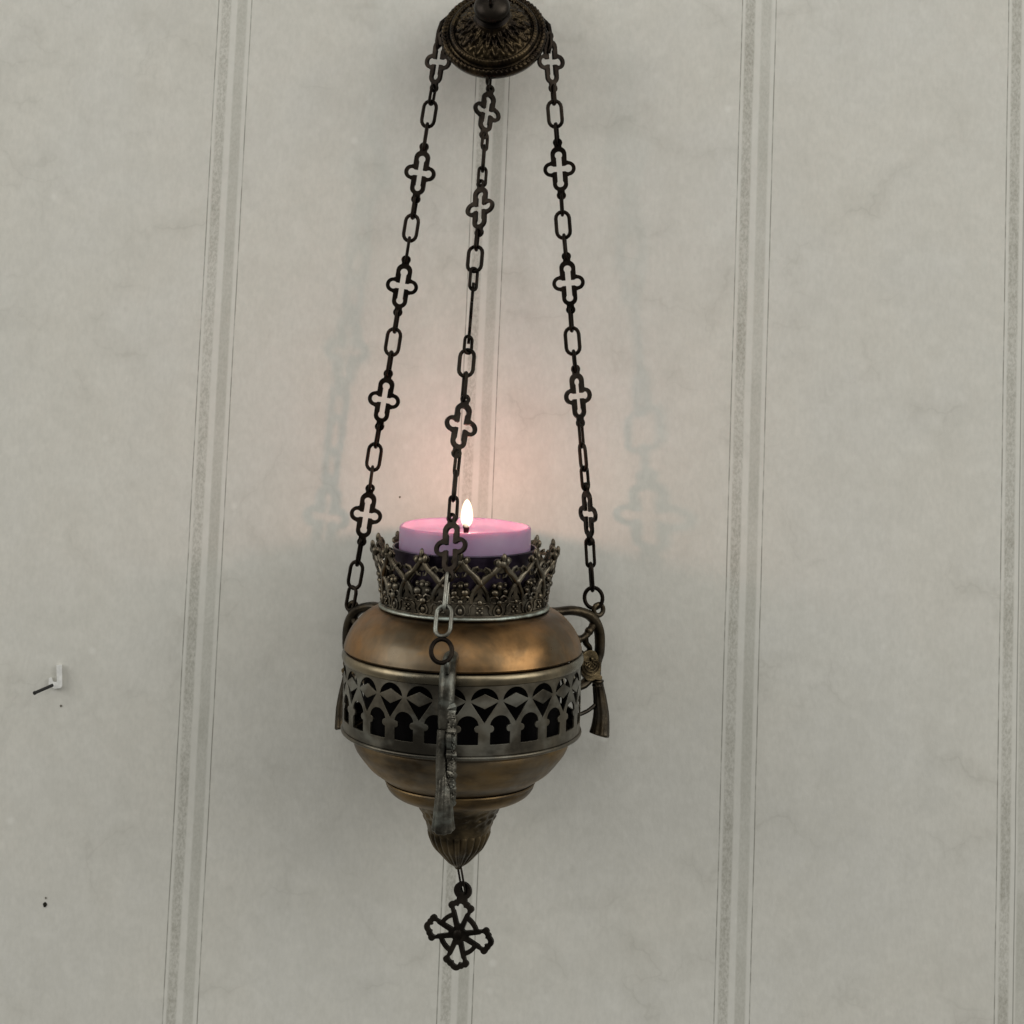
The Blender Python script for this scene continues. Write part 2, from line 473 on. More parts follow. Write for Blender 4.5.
# pierced arcade band: 24 bays
PB, HB = 31.0, 66.0
dia = lambda U, V: (np.abs(U)/14.6 + np.abs(V-14.6)/7.0 - 1)*6.3
halves = [circ(-15.5, 38, 12.9), circ(15.5, 38, 12.9)]
ogee = [poly((-15.5, 17), (-20.6, 29), (-10.4, 29)), poly((15.5, 17), (10.4, 29), (20.6, 29))]
cres = sub(inter(circ(0, 15.2, 13.2), lambda U, V: V-14.2), dia)
vee = sub(poly((-13.2, 15.4), (13.2, 15.4), (0, 35.0)), dia, *halves, *ogee)
def arch(c):
    return sub(uni(circ(c, 38, 10.1), poly((c-9.9, 38), (c+9.9, 38), (c+9.9, 55.5), (c-9.9, 55.5))),
               circ(c-9.4, 40.5, 3.2), circ(c+9.4, 40.5, 3.2))
solid = sub(poly((-40, 0), (40, 0), (40, HB), (-40, HB)), cres, vee, arch(-15.5), arch(15.5))
pl = plate2d(solid, (-15.5, 15.5, 0, HB), .5, 3.0)
mb = MB(); zt, zb = ZA(660.4), ZA(725.4)
for k in range(24):
    ph0 = rad(13.8 + 15*k)
    def fm(u, v, side, ph0=ph0):
        b = 115.6 + .6*math.sin(v/HB*math.pi) - (1.7 if side else 0)
        return cyl(b*MM, ph0 + u/PB*rad(15), zt + (zb-zt)*v/HB)
    add_plate(mb, pl, fm, skip=lambda a, b: abs(abs(a[0])-15.5) < .01 and abs(abs(b[0])-15.5) < .01)
mb.build('pierced_band', M['band'], lamp, 30)
MB().lathe(prof([(96, 652), (96, 735), (60, 740)]), 64).build('liner', M['liner'], lamp)
fl = smooth_prof([(113.4, 725.4), (116.6, 726), (117.4, 727.6), (116.6, 729.3), (113, 730.3)], 4) + [(108, 730.8)]
MB().lathe(prof(fl), 128).build('band_rim', M['band'], lamp, 35)
bw = [(108, 730.8), (107.3, 733), (105.6, 734), (106, 736)] + smooth_prof([(105.5, 739), (102.5, 747), (96.5, 755.5), (88.5, 765), (79.5, 771.8), (73.5, 776)])
bw += [(72.0, 776.8)]
MB().lathe(prof(bw), 128, disp=dent(.002, 2)).build('bowl', M['bowl'], lamp, 30)
st = [(72.0, 777.0), (73.2, 777.4), (73.6, 778.6), (73.0, 780)] + smooth_prof([(72.6, 780.4), (71.6, 784), (68, 789), (61.5, 793.3), (53, 796.2), (47, 797.6)], 5) + [(43, 798.4)]
MB().lathe(prof(st), 96).build('base_ring', M['bowl'], lamp, 30)
cn = smooth_prof([(46, 797.6), (42.5, 801), (39.2, 806), (36.3, 812), (33.8, 818), (31.8, 824), (30.6, 828.4)], 5) + \
     smooth_prof([(30.0, 829), (29.4, 832), (27.4, 838), (23.6, 846), (17.6, 853), (10.0, 861.5), (4.4, 866), (2.6, 868.5), (.1, 869.5)], 6)
def cone_d(i, th, r, z):
    y = 868 - (z-ZA(868))/MM*1.0
    if y > 829.5:
        w = min(1, (y-829.5)/4)*min(1, max(0, (867-y)/5))
        return r*(1 + 0.046*w*(abs(math.cos(12*th))*2-1)), z
    if 803 < y < 827:
        w = math.sin((y-803)/24*math.pi)
        return r + .0005*w*(math.sin(14*th+y*.35)*math.cos(7*th-y*.5)+.5*math.sin(22*th)*math.cos(y*.9)), z
    return r, z
MB().lathe(prof(cn), 200, disp=cone_d).build('finial', M['cone'], lamp, 50)

# crown gallery: 14 bays
NB = 14; PC = 360.0/NB; HC = 64.0
CW = 37.5
def crown_r(v):          # v up from the base in px
    t = v/HC
    return 80.8 + 1.0*t + 10.8*t*t
Z0C, Z1C = ZA(603.5), ZA(603.5-HC+1.5)
def crown_pt(u, v, lift=0.0):
    # u in px across a bay (0 at the tip), lift px outward
    return crown_r(v)+lift, u/CW*rad(PC), Z0C + (Z1C-Z0C)*v/HC
h2 = CW/2
base = poly((-40, 0), (40, 0), (40, 17), (-40, 17))
scal = [circ(x, 16, 6.5) for x in (0, -CW, CW)] + [circ(-h2, 16, 5.5), circ(h2, 16, 5.5)]
legs = []
for sx in (-1, 1):
    c = sx*h2
    legs += [cap_(c, 12, c, 34, 2.3), cap_(c, 33, c*.58, 43, 3.4), cap_(c*.58, 43, c*.3, 47, 3.2), cap_(c*.3, 47, 0, 56, 3.2, 3), cap_(c, 33, c-sx*8.0, 22, 2.7, 2.9), cap_(c-sx*8, 22, c-sx*8.5, 13, 2.2), circ(c, 34, 4.0),
             cap_(c, 34, c + sx*20, 54, 2.6)]
legs += [cap_(-h2, 47, -6, 46, 1.5), cap_(h2, 47, 6, 46, 1.5), cap_(0, 53, 0, 60, 2.6), circ(0, 54.5, 5.6), circ(-5, 56.5, 3.4), circ(5, 56.5, 3.4), circ(0, 48, 3.4), circ(0, 61.5, 2.5),
         cap_(0, 12, 0, 30, 2.8), circ(-5.0, 25, 3.9), circ(5.0, 25, 3.9), circ(0, 32, 3.6), circ(-5.5, 32, 2.5), circ(5.5, 32, 2.5), cap_(-4,22,-9.5,16,1.8)]
csolid = uni(base, *scal, *legs)
pl = plate2d(csolid, (-h2, h2, 0, HC+1), .5, 2.5)
mb = MB()
CROWN0 = 0.8
for k in range(NB):
    t0 = rad(CROWN0 + PC*k)
    wob = random.uniform(-2.6, 2.2)
    def fm(u, v, side, t0=t0, wob=wob):
        e = max(0, 1-abs(u)/h2)
        r, a, z = crown_pt(u, v, (-1.9 if side else 0) + wob*e*max(0, (v-38)/26))
        return cyl(r*MM, a+t0, z)
    add_plate(mb, pl, fm, skip=lambda a, b: abs(abs(a[0])-h2) < .01 and abs(abs(b[0])-h2) < .01)
    def cp(u, v, lift=0.0, t0=t0, wob=wob):
        e = max(0, 1-abs(u)/h2)
        r, a, z = crown_pt(u, v, lift + wob*e*max(0, (v-38)/26))
        return cyl(r*MM, a+t0, z)
    def bead(u, v, r, sc=(1, 1, 1), lift=.6):
        if v > 14: u += random.uniform(-.7, .7); v += random.uniform(-.7, .7); r *= random.uniform(.75, 1.25)
        mb.ball(cp(u, v, lift), r*MM, sc, 10, 6)
    # embossed lozenge under each tip, rosettes between
    mb.tube([cp(4.6*math.sin(a)*(1-.25*math.cos(a)), 7.2+5.6*math.cos(a), .7) for a in (2*math.pi*i/20 for i in range(20))], .95*MM, 6, True)
    bead(0, 6.6, 2.4, (1, 1, 1.3), .2)
    for q in range(4):
        a = math.pi/4 + q*math.pi/2
        bead(h2 + 3.2*math.cos(a), 7.2 + 3.2*math.sin(a), 1.5)
    bead(h2, 7.2, 1.2, lift=.9)
    for sx in (-1, 1):
        mb.tube([cp(sx*x, y, .5) for x, y in ((7.5, 2.8), (9.4, 6), (9.0, 10), (11.5, 13), (14, 12))], [.7*MM, .9*MM, 1.0*MM, .9*MM, .6*MM], 6)
        # rounded struts over the flat ones
        mb.tube([cp(sx*x, y, .4) for x, y in ((h2, 34), (h2*.78, 39.5), (h2*.56, 43.4), (h2*.32, 47), (h2*.16, 51.5), (.6, 57))], [x*MM*random.uniform(.85, 1.2) for x in (2.7, 2.6, 2.3, 2.6, 2.4, 2.2)], 8)
        mb.tube([cp(sx*x, y, .6) for x, y in ((h2*.5, 44), (h2*.62, 48.5), (h2*.8, 50), (h2*.9, 47), (h2*.8, 45))], [x*MM for x in (1.4, 1.5, 1.3, 1.2, 1.0)], 7)
        mb.tube([cp(sx*x, y, .6) for x, y in ((h2*.34, 46), (h2*.22, 41), (h2*.08, 40), (h2*.1, 43.5))], [x*MM for x in (1.3, 1.3, 1.1, .8)], 7)
        mb.tube([cp(sx*x, y, .4) for x, y in ((h2, 34), (h2-4, 29), (h2-7.5, 23), (h2-8.5, 14))], [2.3*MM, 1.9*MM, 2.1*MM, 2.0*MM], 8)
        mb.ball(cp(sx*4.4+random.uniform(-.6,.6), 56.5+random.uniform(-1,1), .6), 2.9*MM*random.uniform(.8,1.25), (.9,.9,1.25), 10, 6); bead(sx*5.0, 25, 3.4, (1, 1, .9)); bead(sx*5.6, 32, 2.2)
        mb.tube([cp(sx*x, y, .9) for x, y in ((1, 19), (4, 21.5), (8.2, 20), (8.8, 16.5), (6.2, 15.5))], [1.2*MM, 1.4*MM, 1.3*MM, 1.2*MM, .9*MM], 7)
    mb.ball(cp(random.uniform(-1,1), 61.5+random.uniform(-1.2,1), .4), 2.7*MM, (.85,.85,1.7), 10, 7); bead(0, 55.5, 3.2, lift=1.0); bead(0, 31, 3.0); bead(0, 15.5, 3.0, lift=1.0); bead(h2, 34, 3.0, lift=.8); bead(h2, 15, 2.4, lift=.6)
# base lips
for v, r in ((1.0, 1.3), (14.6, .8)):
    mb.tube([cyl((crown_r(v)+.5)*MM, 2*math.pi*i/96, Z0C + (Z1C-Z0C)*v/HC) for i in range(96)], r*MM, 6, True)
for q in mb.v:
    k_ = max(0, (q.z - Z0C)/(Z1C - Z0C))
    a_ = math.atan2(q.x, -q.y)
    w_ = k_*k_*MM*(1.6*math.sin(5*a_+.7) + 1.3*math.sin(9*a_+2) + .9*math.sin(17*a_))
    q.x += w_*math.sin(a_); q.y -= w_*math.cos(a_); q.z += k_*MM*(.9*math.sin(7*a_+1) + .8*math.sin(13*a_))
mb.build('crown_rim', M['crown'], lamp, 45)
# floor plate the candle stands on
MB().lathe(prof([(82, 603.5), (40, 602.5), (.1, 602.5)]), 64).build('candle_plate', M['liner'], lamp)

cup = [(60, 602), (67, 601.5), (68.5, 598), (69.5, 575), (70.2, 548), (71.0, 546.2), (70.4, 545), (69.0, 545.6), (68.2, 550), (67.6, 575), (66, 599)]
MB().lathe(prof(cup), 96, c=(-.0003, -.004, 0), disp=dent(.004, 3)).build('candle_cup', M['cup'], lamp, 50)
# ------------------------------------------------------------------ handles with tassels
def make_handle(th, dz, mat, name='handle', front=False, sg=1, eye=(147, 627.5), ext=0):
    er = cyl(1, th, 0); et = Vector((math.cos(th), math.sin(th), 0)); ez = Vector((0, 0, 1))
    def H(r, y, t=0.0): return er*((r + ext*min(1, max(0, (r-105)/30)))*MM) + et*(t*MM) + ez*(ZA((640 + (y-640)*1.12 if front else y)+dz))
    def crv(pts, n=6):
        out = []
        for i in range(len(pts)-1):
            p0 = pts[max(i-1, 0)]; p1 = pts[i]; p2 = pts[i+1]; p3 = pts[min(i+2, len(pts)-1)]
            for k in range(n):
                t = k/n
                out.append(tuple(.5*((2*p1[a]) + (-p0[a]+p2[a])*t + (2*p0[a]-5*p1[a]+4*p2[a]-p3[a])*t*t + (-p0[a]+3*p1[a]-3*p2[a]+p3[a])*t**3) for a in range(3)))
        out.append(pts[-1]); return out
    # scroll: from the shoulder over and down to the medallion
    main = crv([(97, 626, 0), (107, 627, 0), (120, 627, 0), (133, 631.5, 0), (143, 640, 0), (148.5, 653, 0), (149, 672, 0), (146, 684, 0), (146, 704, 0)])
    mb = MB()
    mb.tube([H(*q) for q in main], [((4.4 if front else 4.0) + 1.2*math.sin(math.pi*i/(len(main)-1)))*MM for i in range(len(main))], 10, ref=et, flat=1.35)
    inner = crv([(143, 640, 0), (138, 648, 0), (132, 655, 0), (126, 657, 0), (121, 653, 0), (116, 652, 0)])
    mb.tube([H(*q) for q in inner], [(4.2 - .9*math.sin(math.pi*i/(len(inner)-1)))*MM for i in range(len(inner))], 9, ref=et, flat=1.2)
    leaf = crv([(132, 655, 0), (133, 662, 0), (137, 668, 0), (134, 675, 0), (128, 670, 0)])
    mb.tube([H(*q) for q in leaf], [3.6*MM*(1-.45*i/len(leaf)) for i in range(len(leaf))], 8, ref=et, flat=1.2)
    mb.ball(H(136, 650), 4.6*MM); mb.ball(H(126, 658), 4.4*MM)
    # lower stay back to the band
    stay = crv([(117, 736, 0), (124, 737, 0), (136, 733, 0), (146, 727, 0)])
    mb.tube([H(*q) for q in stay], 2.1*MM, 8)
    upper = crv([(117, 705, 0), (123, 707, 0), (131, 705, 0), (138, 698, 0)])
    mb.tube([H(*q) for q in upper], [4.6*MM]*len(upper), 8, ref=et, flat=1.3)
    if front: mb.tube([H(*q) for q in crv([(149, 680, -2), (151, 700, -2.4), (151.5, 718, -2), (150, 736, -1)])], [5.6*MM]*18 + [4.6*MM], 10, ref=er, flat=.8)
    # twisted cord beside the strap
    cord = crv([(150, 660, 5.0), (152, 680, 6.0), (152.5, 700, 5.6), (152, 716, 6.2), (150, 730, 6.0), (148, 740, 5.6)], 12)
    if front:
        mb.tube([H(r + .6*math.sin(i*1.7), y, t + .7*math.sin(i*.9)) for i, (r, y, t) in enumerate(cord)],
                [MM*(4.3 + .55*math.sin(i*2.3) + .45*math.sin(i*1.1+1) - 1.6*max(0, i/len(cord)-.75)*4*.5) for i in range(len(cord))], 12, flute=(4, .10))
        for i, (r, y, t) in enumerate(cord[4:-4]):
            for k in (-1, 1):
                mb.ball(H(r + 3.0 + random.uniform(-.6, .6), y, t + 1.6*k + 1.0*random.uniform(-1, 1)), random.uniform(.9, 1.5)*MM, (1, 1, 1.2), 7, 5)
    h = mb.build(name, mat, lamp, 50)
    # eye on top
    mb = MB(); mb.ring(H(*eye), et, 5.6*MM, 2.6*MM, 24, 8)
    mb.build('eye', mat, h, 180)
    # medallion: scalloped, embossed both sides
    mc = 147 - 1.25*ext
    sd = uni(circ(-1, -4, 9.4), circ(1, 4, 10.2), cap_(3, 9, 11, 12.5, 4.0, 2.2), cap_(-4, 6, -2, 11, 4, 3))
    p2 = plate2d(sd, (-20, 22, -20, 24), .6, 3)
    mb = MB()
    add_plate(mb, p2, lambda u, v, s_: H(mc+u, 684+v*1.15, sg*4.2 + 2.0-4.0*s_))
    for sd_ in (-1, 1):
        for q in range(3):
            R_ = 9.2 - 2.3*q
            mb.tube([H(mc+.5+R_*math.cos(a), 684.5-q+R_*1.12*math.sin(a), sd_*2.2 + sg*4.2) for a in (math.pi*(-.08+1.16*i/16) for i in range(17))], .95*MM, 6)
        for q in range(7):
            a = math.pi*q/6
            mb.tube([H(mc+k*math.cos(a), 680+k*1.25*math.sin(a), sd_*2.3 + sg*4.2) for k in (1.5, 4, 6.5)], [.6*MM, .9*MM, 1.1*MM], 6)
        mb.ball(H(mc, 677.5, sd_*2.4 + sg*4.2), 2.3*MM)
    mb.build('medallion', M['medallion'] if mat is M['handle'] else mat, h, 45)
    # tassel
    tp = crv([(147, 702, 0), (148.5, 712, 0), (150.5, 724, 0), (152, 738, 0), (151.4, 750, 0), (150.2, 758, 0), (149.6, 760.5, 0)])
    n = len(tp)
    rr = [5.2 + 4.9*min(1, i/(n-7))**1.2 for i in range(n)]
    for q_, f_ in ((-1, .45), (-2, .72), (-3, .86), (-4, .95), (-5, .985)): rr[q_] *= f_
    mb = MB()
    mb.tube([H(*q) for q in tp], [x*MM for x in rr], 48, ref=et, flat=1.0, flute=(9, .06))
    mb.ring(H(147, 703), (0, 0, 1), 5.0*MM, 1.8*MM, 24, 7)
    mb.ring(H(147.6, 707.5), (0, 0, 1), 5.0*MM, 1.2*MM, 24, 7)
    mb.build('tassel', mat, h, 60)
    return h
TH_F, TH_R, TH_L = rad(-2.0), rad(121), rad(-126.5)
make_handle(TH_R, -8, M['handle'], sg=-1, eye=(147, 628.5), ext=9)
make_handle(TH_L, -5, M['handle'], eye=(143, 632), ext=7)
make_handle(TH_F, 8, M['handle_worn'], front=True)

# ------------------------------------------------------------------ candle
cz = ZA(524.4)
candle = empty('candle', (0, 0, ZA(602)), 'lit lilac round wax candle glowing pink inside the crown rim', 'candle')
def Z(px): return cz - px*MM
wp = [(.1, 11), (22, 11), (45, 10.8), (53, 10.0), (57.5, 7.5), (59.5, 3.5), (60.8, .9), (62, 0), (63.6, .3), (64.6, 2)]
wp = smooth_prof(wp, 3) + [(64.6, 20), (64.3, 45), (63.8, 73), (60, 75), (.1, 75)]
def wax_d(i, th, r, z):
    tip = .00022*math.sin(2*th+.8) + .00012*math.sin(5*th)
    return r, z + (tip if z > Z(9) else 0)
MB().lathe([(r*MM, Z(y)) for r, y in wp], 96, disp=wax_d).build('wax_body', M['wax'], candle, 60)
wx, wy = .0009, -.0010
wk = [(wx-.0006, wy, Z(12)), (wx-.0005, wy, Z(7)), (wx-.0003, wy, Z(3)), (wx-.0008, wy, Z(0)), (wx-.0006, wy, Z(-3.0))]
MB().tube(wk, [.0013, .0012, .0015, .0014, .0008], 8).build('wick', M['wick'], candle, 60)
fp = smooth_prof([(.1, 3), (3.4, 1.5), (6.0, -2), (7.1, -6.5), (7.0, -11), (6.2, -16), (4.8, -20.5), (2.7, -24.2), (.1, -26.2)], 5)
MB().lathe([(max(r, .02)*MM, Z(y)) for r, y in fp], 32, c=(wx-.0002, wy, 0)).build('flame', M['flame'], candle, 180)

# ------------------------------------------------------------------ cap above
CAPY = .033
MC = MM*(DIST+CAPY)/DIST
CAPC = P(494, 33, CAPY)
cap_t = empty('ceiling_cap', CAPC, 'dark embossed round brass cap with black knob, holding the chains', 'lamp cap')
NRM = Vector((-.03, -.875, .482)).normalized()
UPC = (Vector((0, 0, 1)) - NRM*NRM.z).normalized(); RTC = UPC.cross(NRM)     # right as seen from the front
def to_cap(v): return CAPC + RTC*v.x + UPC*(-v.y) + NRM*v.z
def cap_lathe(pr, seg, disp=None):
    mb = MB(); mb.lathe([(r*MC, z*MC) for r, z in pr], seg, disp=disp)
    mb.v = [to_cap(v) for v in mb.v]; return mb
dome = [(20, -9), (50, -9), (53, -7), (54, -3), (53.6, .5), (52, 2.4), (50.5, 3.0), (49, 2.6), (48, 1.6), (46.5, 1.6), (45.5, 3), (44.8, 5.5)]
dome += [(43.5, 7.4), (41.8, 8.2), (40.2, 7.6), (39.4, 6.4)]
dome += smooth_prof([(38.6, 6.6), (36, 9.5), (32, 13), (27, 16.5), (22.5, 20), (19, 23.5), (17, 26)], 6) + [(15.5, 27), (12, 27.4)]
def cap_disp(i, th, r, z):
    R, Zz = r/MC, z/MC
    if 48.5 < R < 53.9 and Zz > -1:                       # beaded rope edge
        Zz += .9*math.sin(64*th + R)
    elif 18.5 < R < 38.7 and Zz > 5:                      # acanthus leaves
        w = min(1, (R-18.5)/4)*min(1, (38.7-R)/2.5)
        Zz += w*(1.9*abs(math.sin(12*th)) - .9 + .9*math.sin(36*th)*math.sin(R*.35) + .8*math.sin(R*.75 + 3*math.cos(24*th)))
    elif 39 < R < 44.5 and Zz > 5.8: Zz += .25*math.sin(80*th)
    return R*MC, Zz*MC
cap_lathe(dome, 320, cap_disp).build('dome', M['cap'], cap_t, 60)
kn = [(11, 26), (15.5, 27), (17.6, 28.6), (16.0, 30), (13.5, 30.8), (13, 31.5)] + smooth_prof([(13, 31.5), (16.8, 35), (18.2, 39.5), (17, 44.5), (13, 48.5), (6.5, 51), (.1, 51.8)], 6)
cap_lathe(kn, 48).build('knob', M['knob'], cap_t, 50)
mb = MB(); ring_c = to_cap(Vector((0, 0, 58*MC)))
mb.ring(ring_c, RTC, 8*MC, 2.2*MC, 28, 8); mb.build('hanging_ring', M['knob'], cap_t, 180)
for sx, ang in ((-1, 0), (1, 0)):
    mb = MB()
    pts = []
    for x, y, z in ((43, 16, -4), (49, 21, -3), (54.5, 14, -3), (57, 3, -4), (58, -8, -6), (56.5, -16, -9), (54.5, -10, -10), (54, -2, -9)):
        pts.append(to_cap(Vector((sx*x*MC, -y*MC, z*MC))))
    mb.tube(pts, [2.4*MC, 2.8*MC, 2.6*MC, 2.3*MC, 2.0*MC, 1.9*MC, 1.9*MC, 1.8*MC], 8); mb.build('lug', M['chain'], cap_t, 180)
mb = MB(); mb.ring(to_cap(Vector((-3*MC, 52*MC, -8*MC))), RTC, 5*MC, 1.7*MC, 20, 8); mb.build('lug', M['chain'], cap_t, 180)

# ------------------------------------------------------------------ chains
cross_out = uni(cap_(0, -15.2, 0, 15.4, 7.9, 7.5), circ(-8.5, 0, 7.5), circ(8.5, 0, 7.5), cap_(0, -22, 0, -26, 3.6), cap_(0, 22, 0, 26, 3.6), circ(0, -27, 4.6), circ(0, 27, 4.6),
                poly((-9, -8), (9, -8), (9, 8), (-9, 8)))
cross_in = uni(cap_(0, -14, 0, 14.5, 2.7), circ(0, -14, 3.7), circ(0, 15, 3.5), cap_(-8.6, 0, 8.6, 0, 2.7), circ(-8.6, 0, 3.8), circ(8.6, 0, 3.8), circ(0, -27.2, 1.7), circ(0, 27.2, 1.7))
CROSS = plate2d(sub(cross_out, cross_in), (-18, 18, -33, 33), .4, 4)

def frame(t, phi, tilt=0.0):
    """t down the chain; returns right, down, normal of a link turned by phi about the chain"""
    t = t.normalized()
    nrm = Vector((0, -1, 0)); nrm = (nrm - t*nrm.dot(t)).normalized()
    right = nrm.cross(t)
    c, s_ = math.cos(phi), math.sin(phi)
    r2 = right*c + nrm*s_; n2 = nrm*c - right*s_
    if tilt:
        ct, st_ = math.cos(tilt), math.sin(tilt)
        r3 = r2*ct + t*st_; t3 = t*ct - r2*st_
        return r3, t3, n2
    return r2, t, n2
def mk_cross(c, t, phi, mat, par, tilt=0.0):
    r, d, n = frame(t, phi, tilt)
    mb = MB()
    add_plate(mb, CROSS, lambda u, v, s_: c + (r*u*1.06 + d*v*1.03)*MM + n*MM*(1.5 - 3.0*s_))
    return mb.build('cross_link', mat, par, 30, loc=c)
def stadium(w, h, n=8):
    R = w/2; pts = []
    for i in range(n+1):
        a = math.pi*i/n; pts.append((R*math.cos(a), -(h/2-R) - R*math.sin(a)))
    for i in range(n+1):
        a = math.pi*i/n; pts.append((-R*math.cos(a), (h/2-R) + R*math.sin(a)))
    return pts
def mk_link(c, t, phi, w, h, r, mat, par, name, flat=1.0):
    rt, d, n = frame(t, phi)
    mb = MB()
    mb.tube([c + (rt*x + d*y)*MM for x, y in stadium(w, h)], r*MM, 8, True, flat, ref=n)
    return mb.build(name, mat, par, 180, loc=c)

def chain(name_label, items, depth, last_mat_from=None):
    """items: (kind, x, y, phi, tilt) in picture order from the top; depth(y)"""
    pts = [P(x, y, depth(y)) for _, x, y, *_ in items]
    ch = empty('hanging_chain', pts[0], name_label, 'chain', 'three chains of cross links holding the lamp')
    half = {'cross': 29.5, 'oval': 14.8, 'ring': 11.5, 'link': 12.5, 'end': 4}
    prev = None
    for i, (it, c) in enumerate(zip(items, pts)):
        kind, x, y, phi = it[:4]; tilt = rad(it[4]) if len(it) > 4 else 0
        a = pts[max(i-1, 0)]; b = pts[min(i+1, len(pts)-1)]
        t = (b-a).normalized(); ph = rad(phi)
        worn = last_mat_from is not None and y > last_mat_from
        mat = M['chain_worn'] if worn else M['chain']
        if kind == 'cross': mk_cross(c, t, ph, mat, ch, tilt)
        elif kind == 'oval': mk_link(c, t, ph, 14.0, 27.6, 2.0, mat, ch, 'oval_link')
        elif kind == 'link': mk_link(c, t, ph, 11.0, 24.0, 1.9, mat, ch, 'oval_link')
        elif kind == 'ring':
            rt, d, n = frame(t, ph); mb = MB(); mb.ring(c, n, 10.6*MM, 2.1*MM, 28, 8, up=d, sx=.88); mb.build('end_ring', M['chain'], ch, 180, loc=c)
        if prev is not None:
            pk, pc, pph = prev
            hp = pc + (c-pc).normalized()*half[pk]*MM; hq = c - (c-pc).normalized()*half[kind]*MM
            gap = (hq-hp).dot((c-pc).normalized())/MM
            if gap > -2 and kind not in ('ring', 'link', 'end'):
                L = gap + 2*4.6
                mk_link((hp+hq)/2, c-pc, (pph+ph)/2 + math.pi/2 + random.uniform(-.25, .25), 8.0, L, 1.7, mat, ch, 'small_link')
        prev = (kind, c, ph)
    return ch

LB = 155*MM
yl = -150*MM*math.cos(TH_L); yr = -156*MM*math.cos(TH_R); yf = -LB*math.cos(TH_F)*.965
lerp = lambda y, y0, v0, y1, v1: v0 + (v1-v0)*(y-y0)/(y1-y0)
chain('left chain of pierced crosses and oval links, hanging left of the flame',
      [('end', 441, 34, 0), ('cross', 438, 62, 34), ('oval', 429, 114, 15), ('cross', 420, 173, 10), ('oval', 411, 228, 12), ('cross', 402, 286, 0), ('oval', 393, 342, 8),
       ('cross', 384, 400, 4), ('oval', 374, 457, 14), ('cross', 366, 515, 2), ('oval', 355.5, 575, 20), ('link', 351.2, 598.5, 38)], lambda y: lerp(y, 40, CAPY+.001, 615, yl))
chain('right chain of pierced crosses whose lowest cross is turned edgeways, right of the flame',
      [('end', 549, 34, 0), ('cross', 551, 62, -36), ('oval', 555, 114, 0), ('cross', 559.5, 169, 5), ('oval', 563, 225, 2), ('cross', 568.5, 283, -4), ('oval', 572.5, 341, 5),
       ('cross', 578, 396, -36), ('oval', 583, 457, 66), ('cross', 588, 514, 60), ('oval', 591.5, 577, 84), ('ring', 593.5, 598, 8)], lambda y: lerp(y, 40, CAPY+.001, 615, yr))
chain('front chain of pierced crosses passing just left of the flame and over the crown',
      [('end', 490, 72, 60), ('cross', 487, 112, -38, 4), ('oval', 483.5, 158.5, 86), ('cross', 480, 208, 32, -3), ('oval', 475, 259, 8), ('cross', 471, 313, 87), ('oval', 466.5, 363, 8),
       ('cross', 461, 426, -28, 4), ('oval', 454.6, 486, 84), ('cross', 450.8, 547, 26, -3), ('oval', 443.5, 621, 12), ('ring', 441.5, 651, -4)], lambda y: lerp(y, 72, CAPY+.009, 652, yf), 560)

# ------------------------------------------------------------------ pendant cross
arm = []
arms_o = []; arms_i = []
for k in range(4):
    th = k*math.pi/2
    o_ = uni(poly((-3, 0), (3, 0), (10.5, -25), (-10.5, -25)), circ(-9.2, -26.2, 3.4), circ(9.2, -26.2, 3.4), circ(-5.5, -28.6, 3.2), circ(5.5, -28.6, 3.2), circ(0, -28.6, 6.0), poly((-9, -24), (9, -24), (6, -31), (-6, -31)))
    i_ = uni(poly((-1.0, -10), (1.0, -10), (6.0, -23.5), (-6.0, -23.5)), circ(-4.2, -24, 2.7), circ(4.2, -24, 2.7), circ(0, -26.8, 2.8), circ(0, -24.6, 2.6))
    arms_o.append(rot(o_, th)); arms_i.append(rot(i_, th))
ringo = sub(circ(0, 0, 20.5), circ(0, 0, 16.4))
pend = sub(uni(*arms_o, circ(0, 0, 7.5), ringo, cap_(0, -30, 0, -38, 5.5, 4.5), circ(0, -42, 8.6)), *arms_i, circ(0, -43.5, 3.0))
pp = plate2d(pend, (-38, 38, -54, 38), .5, 4)
pc = P(458.8, 934, 0)
pendant = empty('cross_pendant', pc, 'small black pierced cross pendant hanging below the lamp finial', 'pendant')
ax_d = Matrix.Rotation(rad(-19), 3, 'Z') @ Matrix.Rotation(rad(3.5), 3, 'Y')
mb = MB()
add_plate(mb, pp, lambda u, v, s_: pc + ax_d @ Vector((u*MM*1.05, (-1.6+3.2*s_)*MM, -v*MM*.98)))
mb.ball(pc + ax_d @ Vector((0, -1.6*MM, 0)), 5*MM, (1, .4, 1))
mb.build('cross', M['pendant'], pendant, 30)
eyec = pc + ax_d @ Vector((0, 0, 43.5*MM*.98))
top = P(459.6, 868.5, 0)
mid = (eyec+top)/2
mb = MB(); dd = (eyec-top); L = dd.length/MM
rt, d, n = frame(dd, rad(64))
mb.tube([mid + (rt*x + d*y)*MM for x, y in stadium(9.0, L+9)], 1.1*MM, 7, True)
mb.build('wire_loop', M['pendant'], pendant, 180)

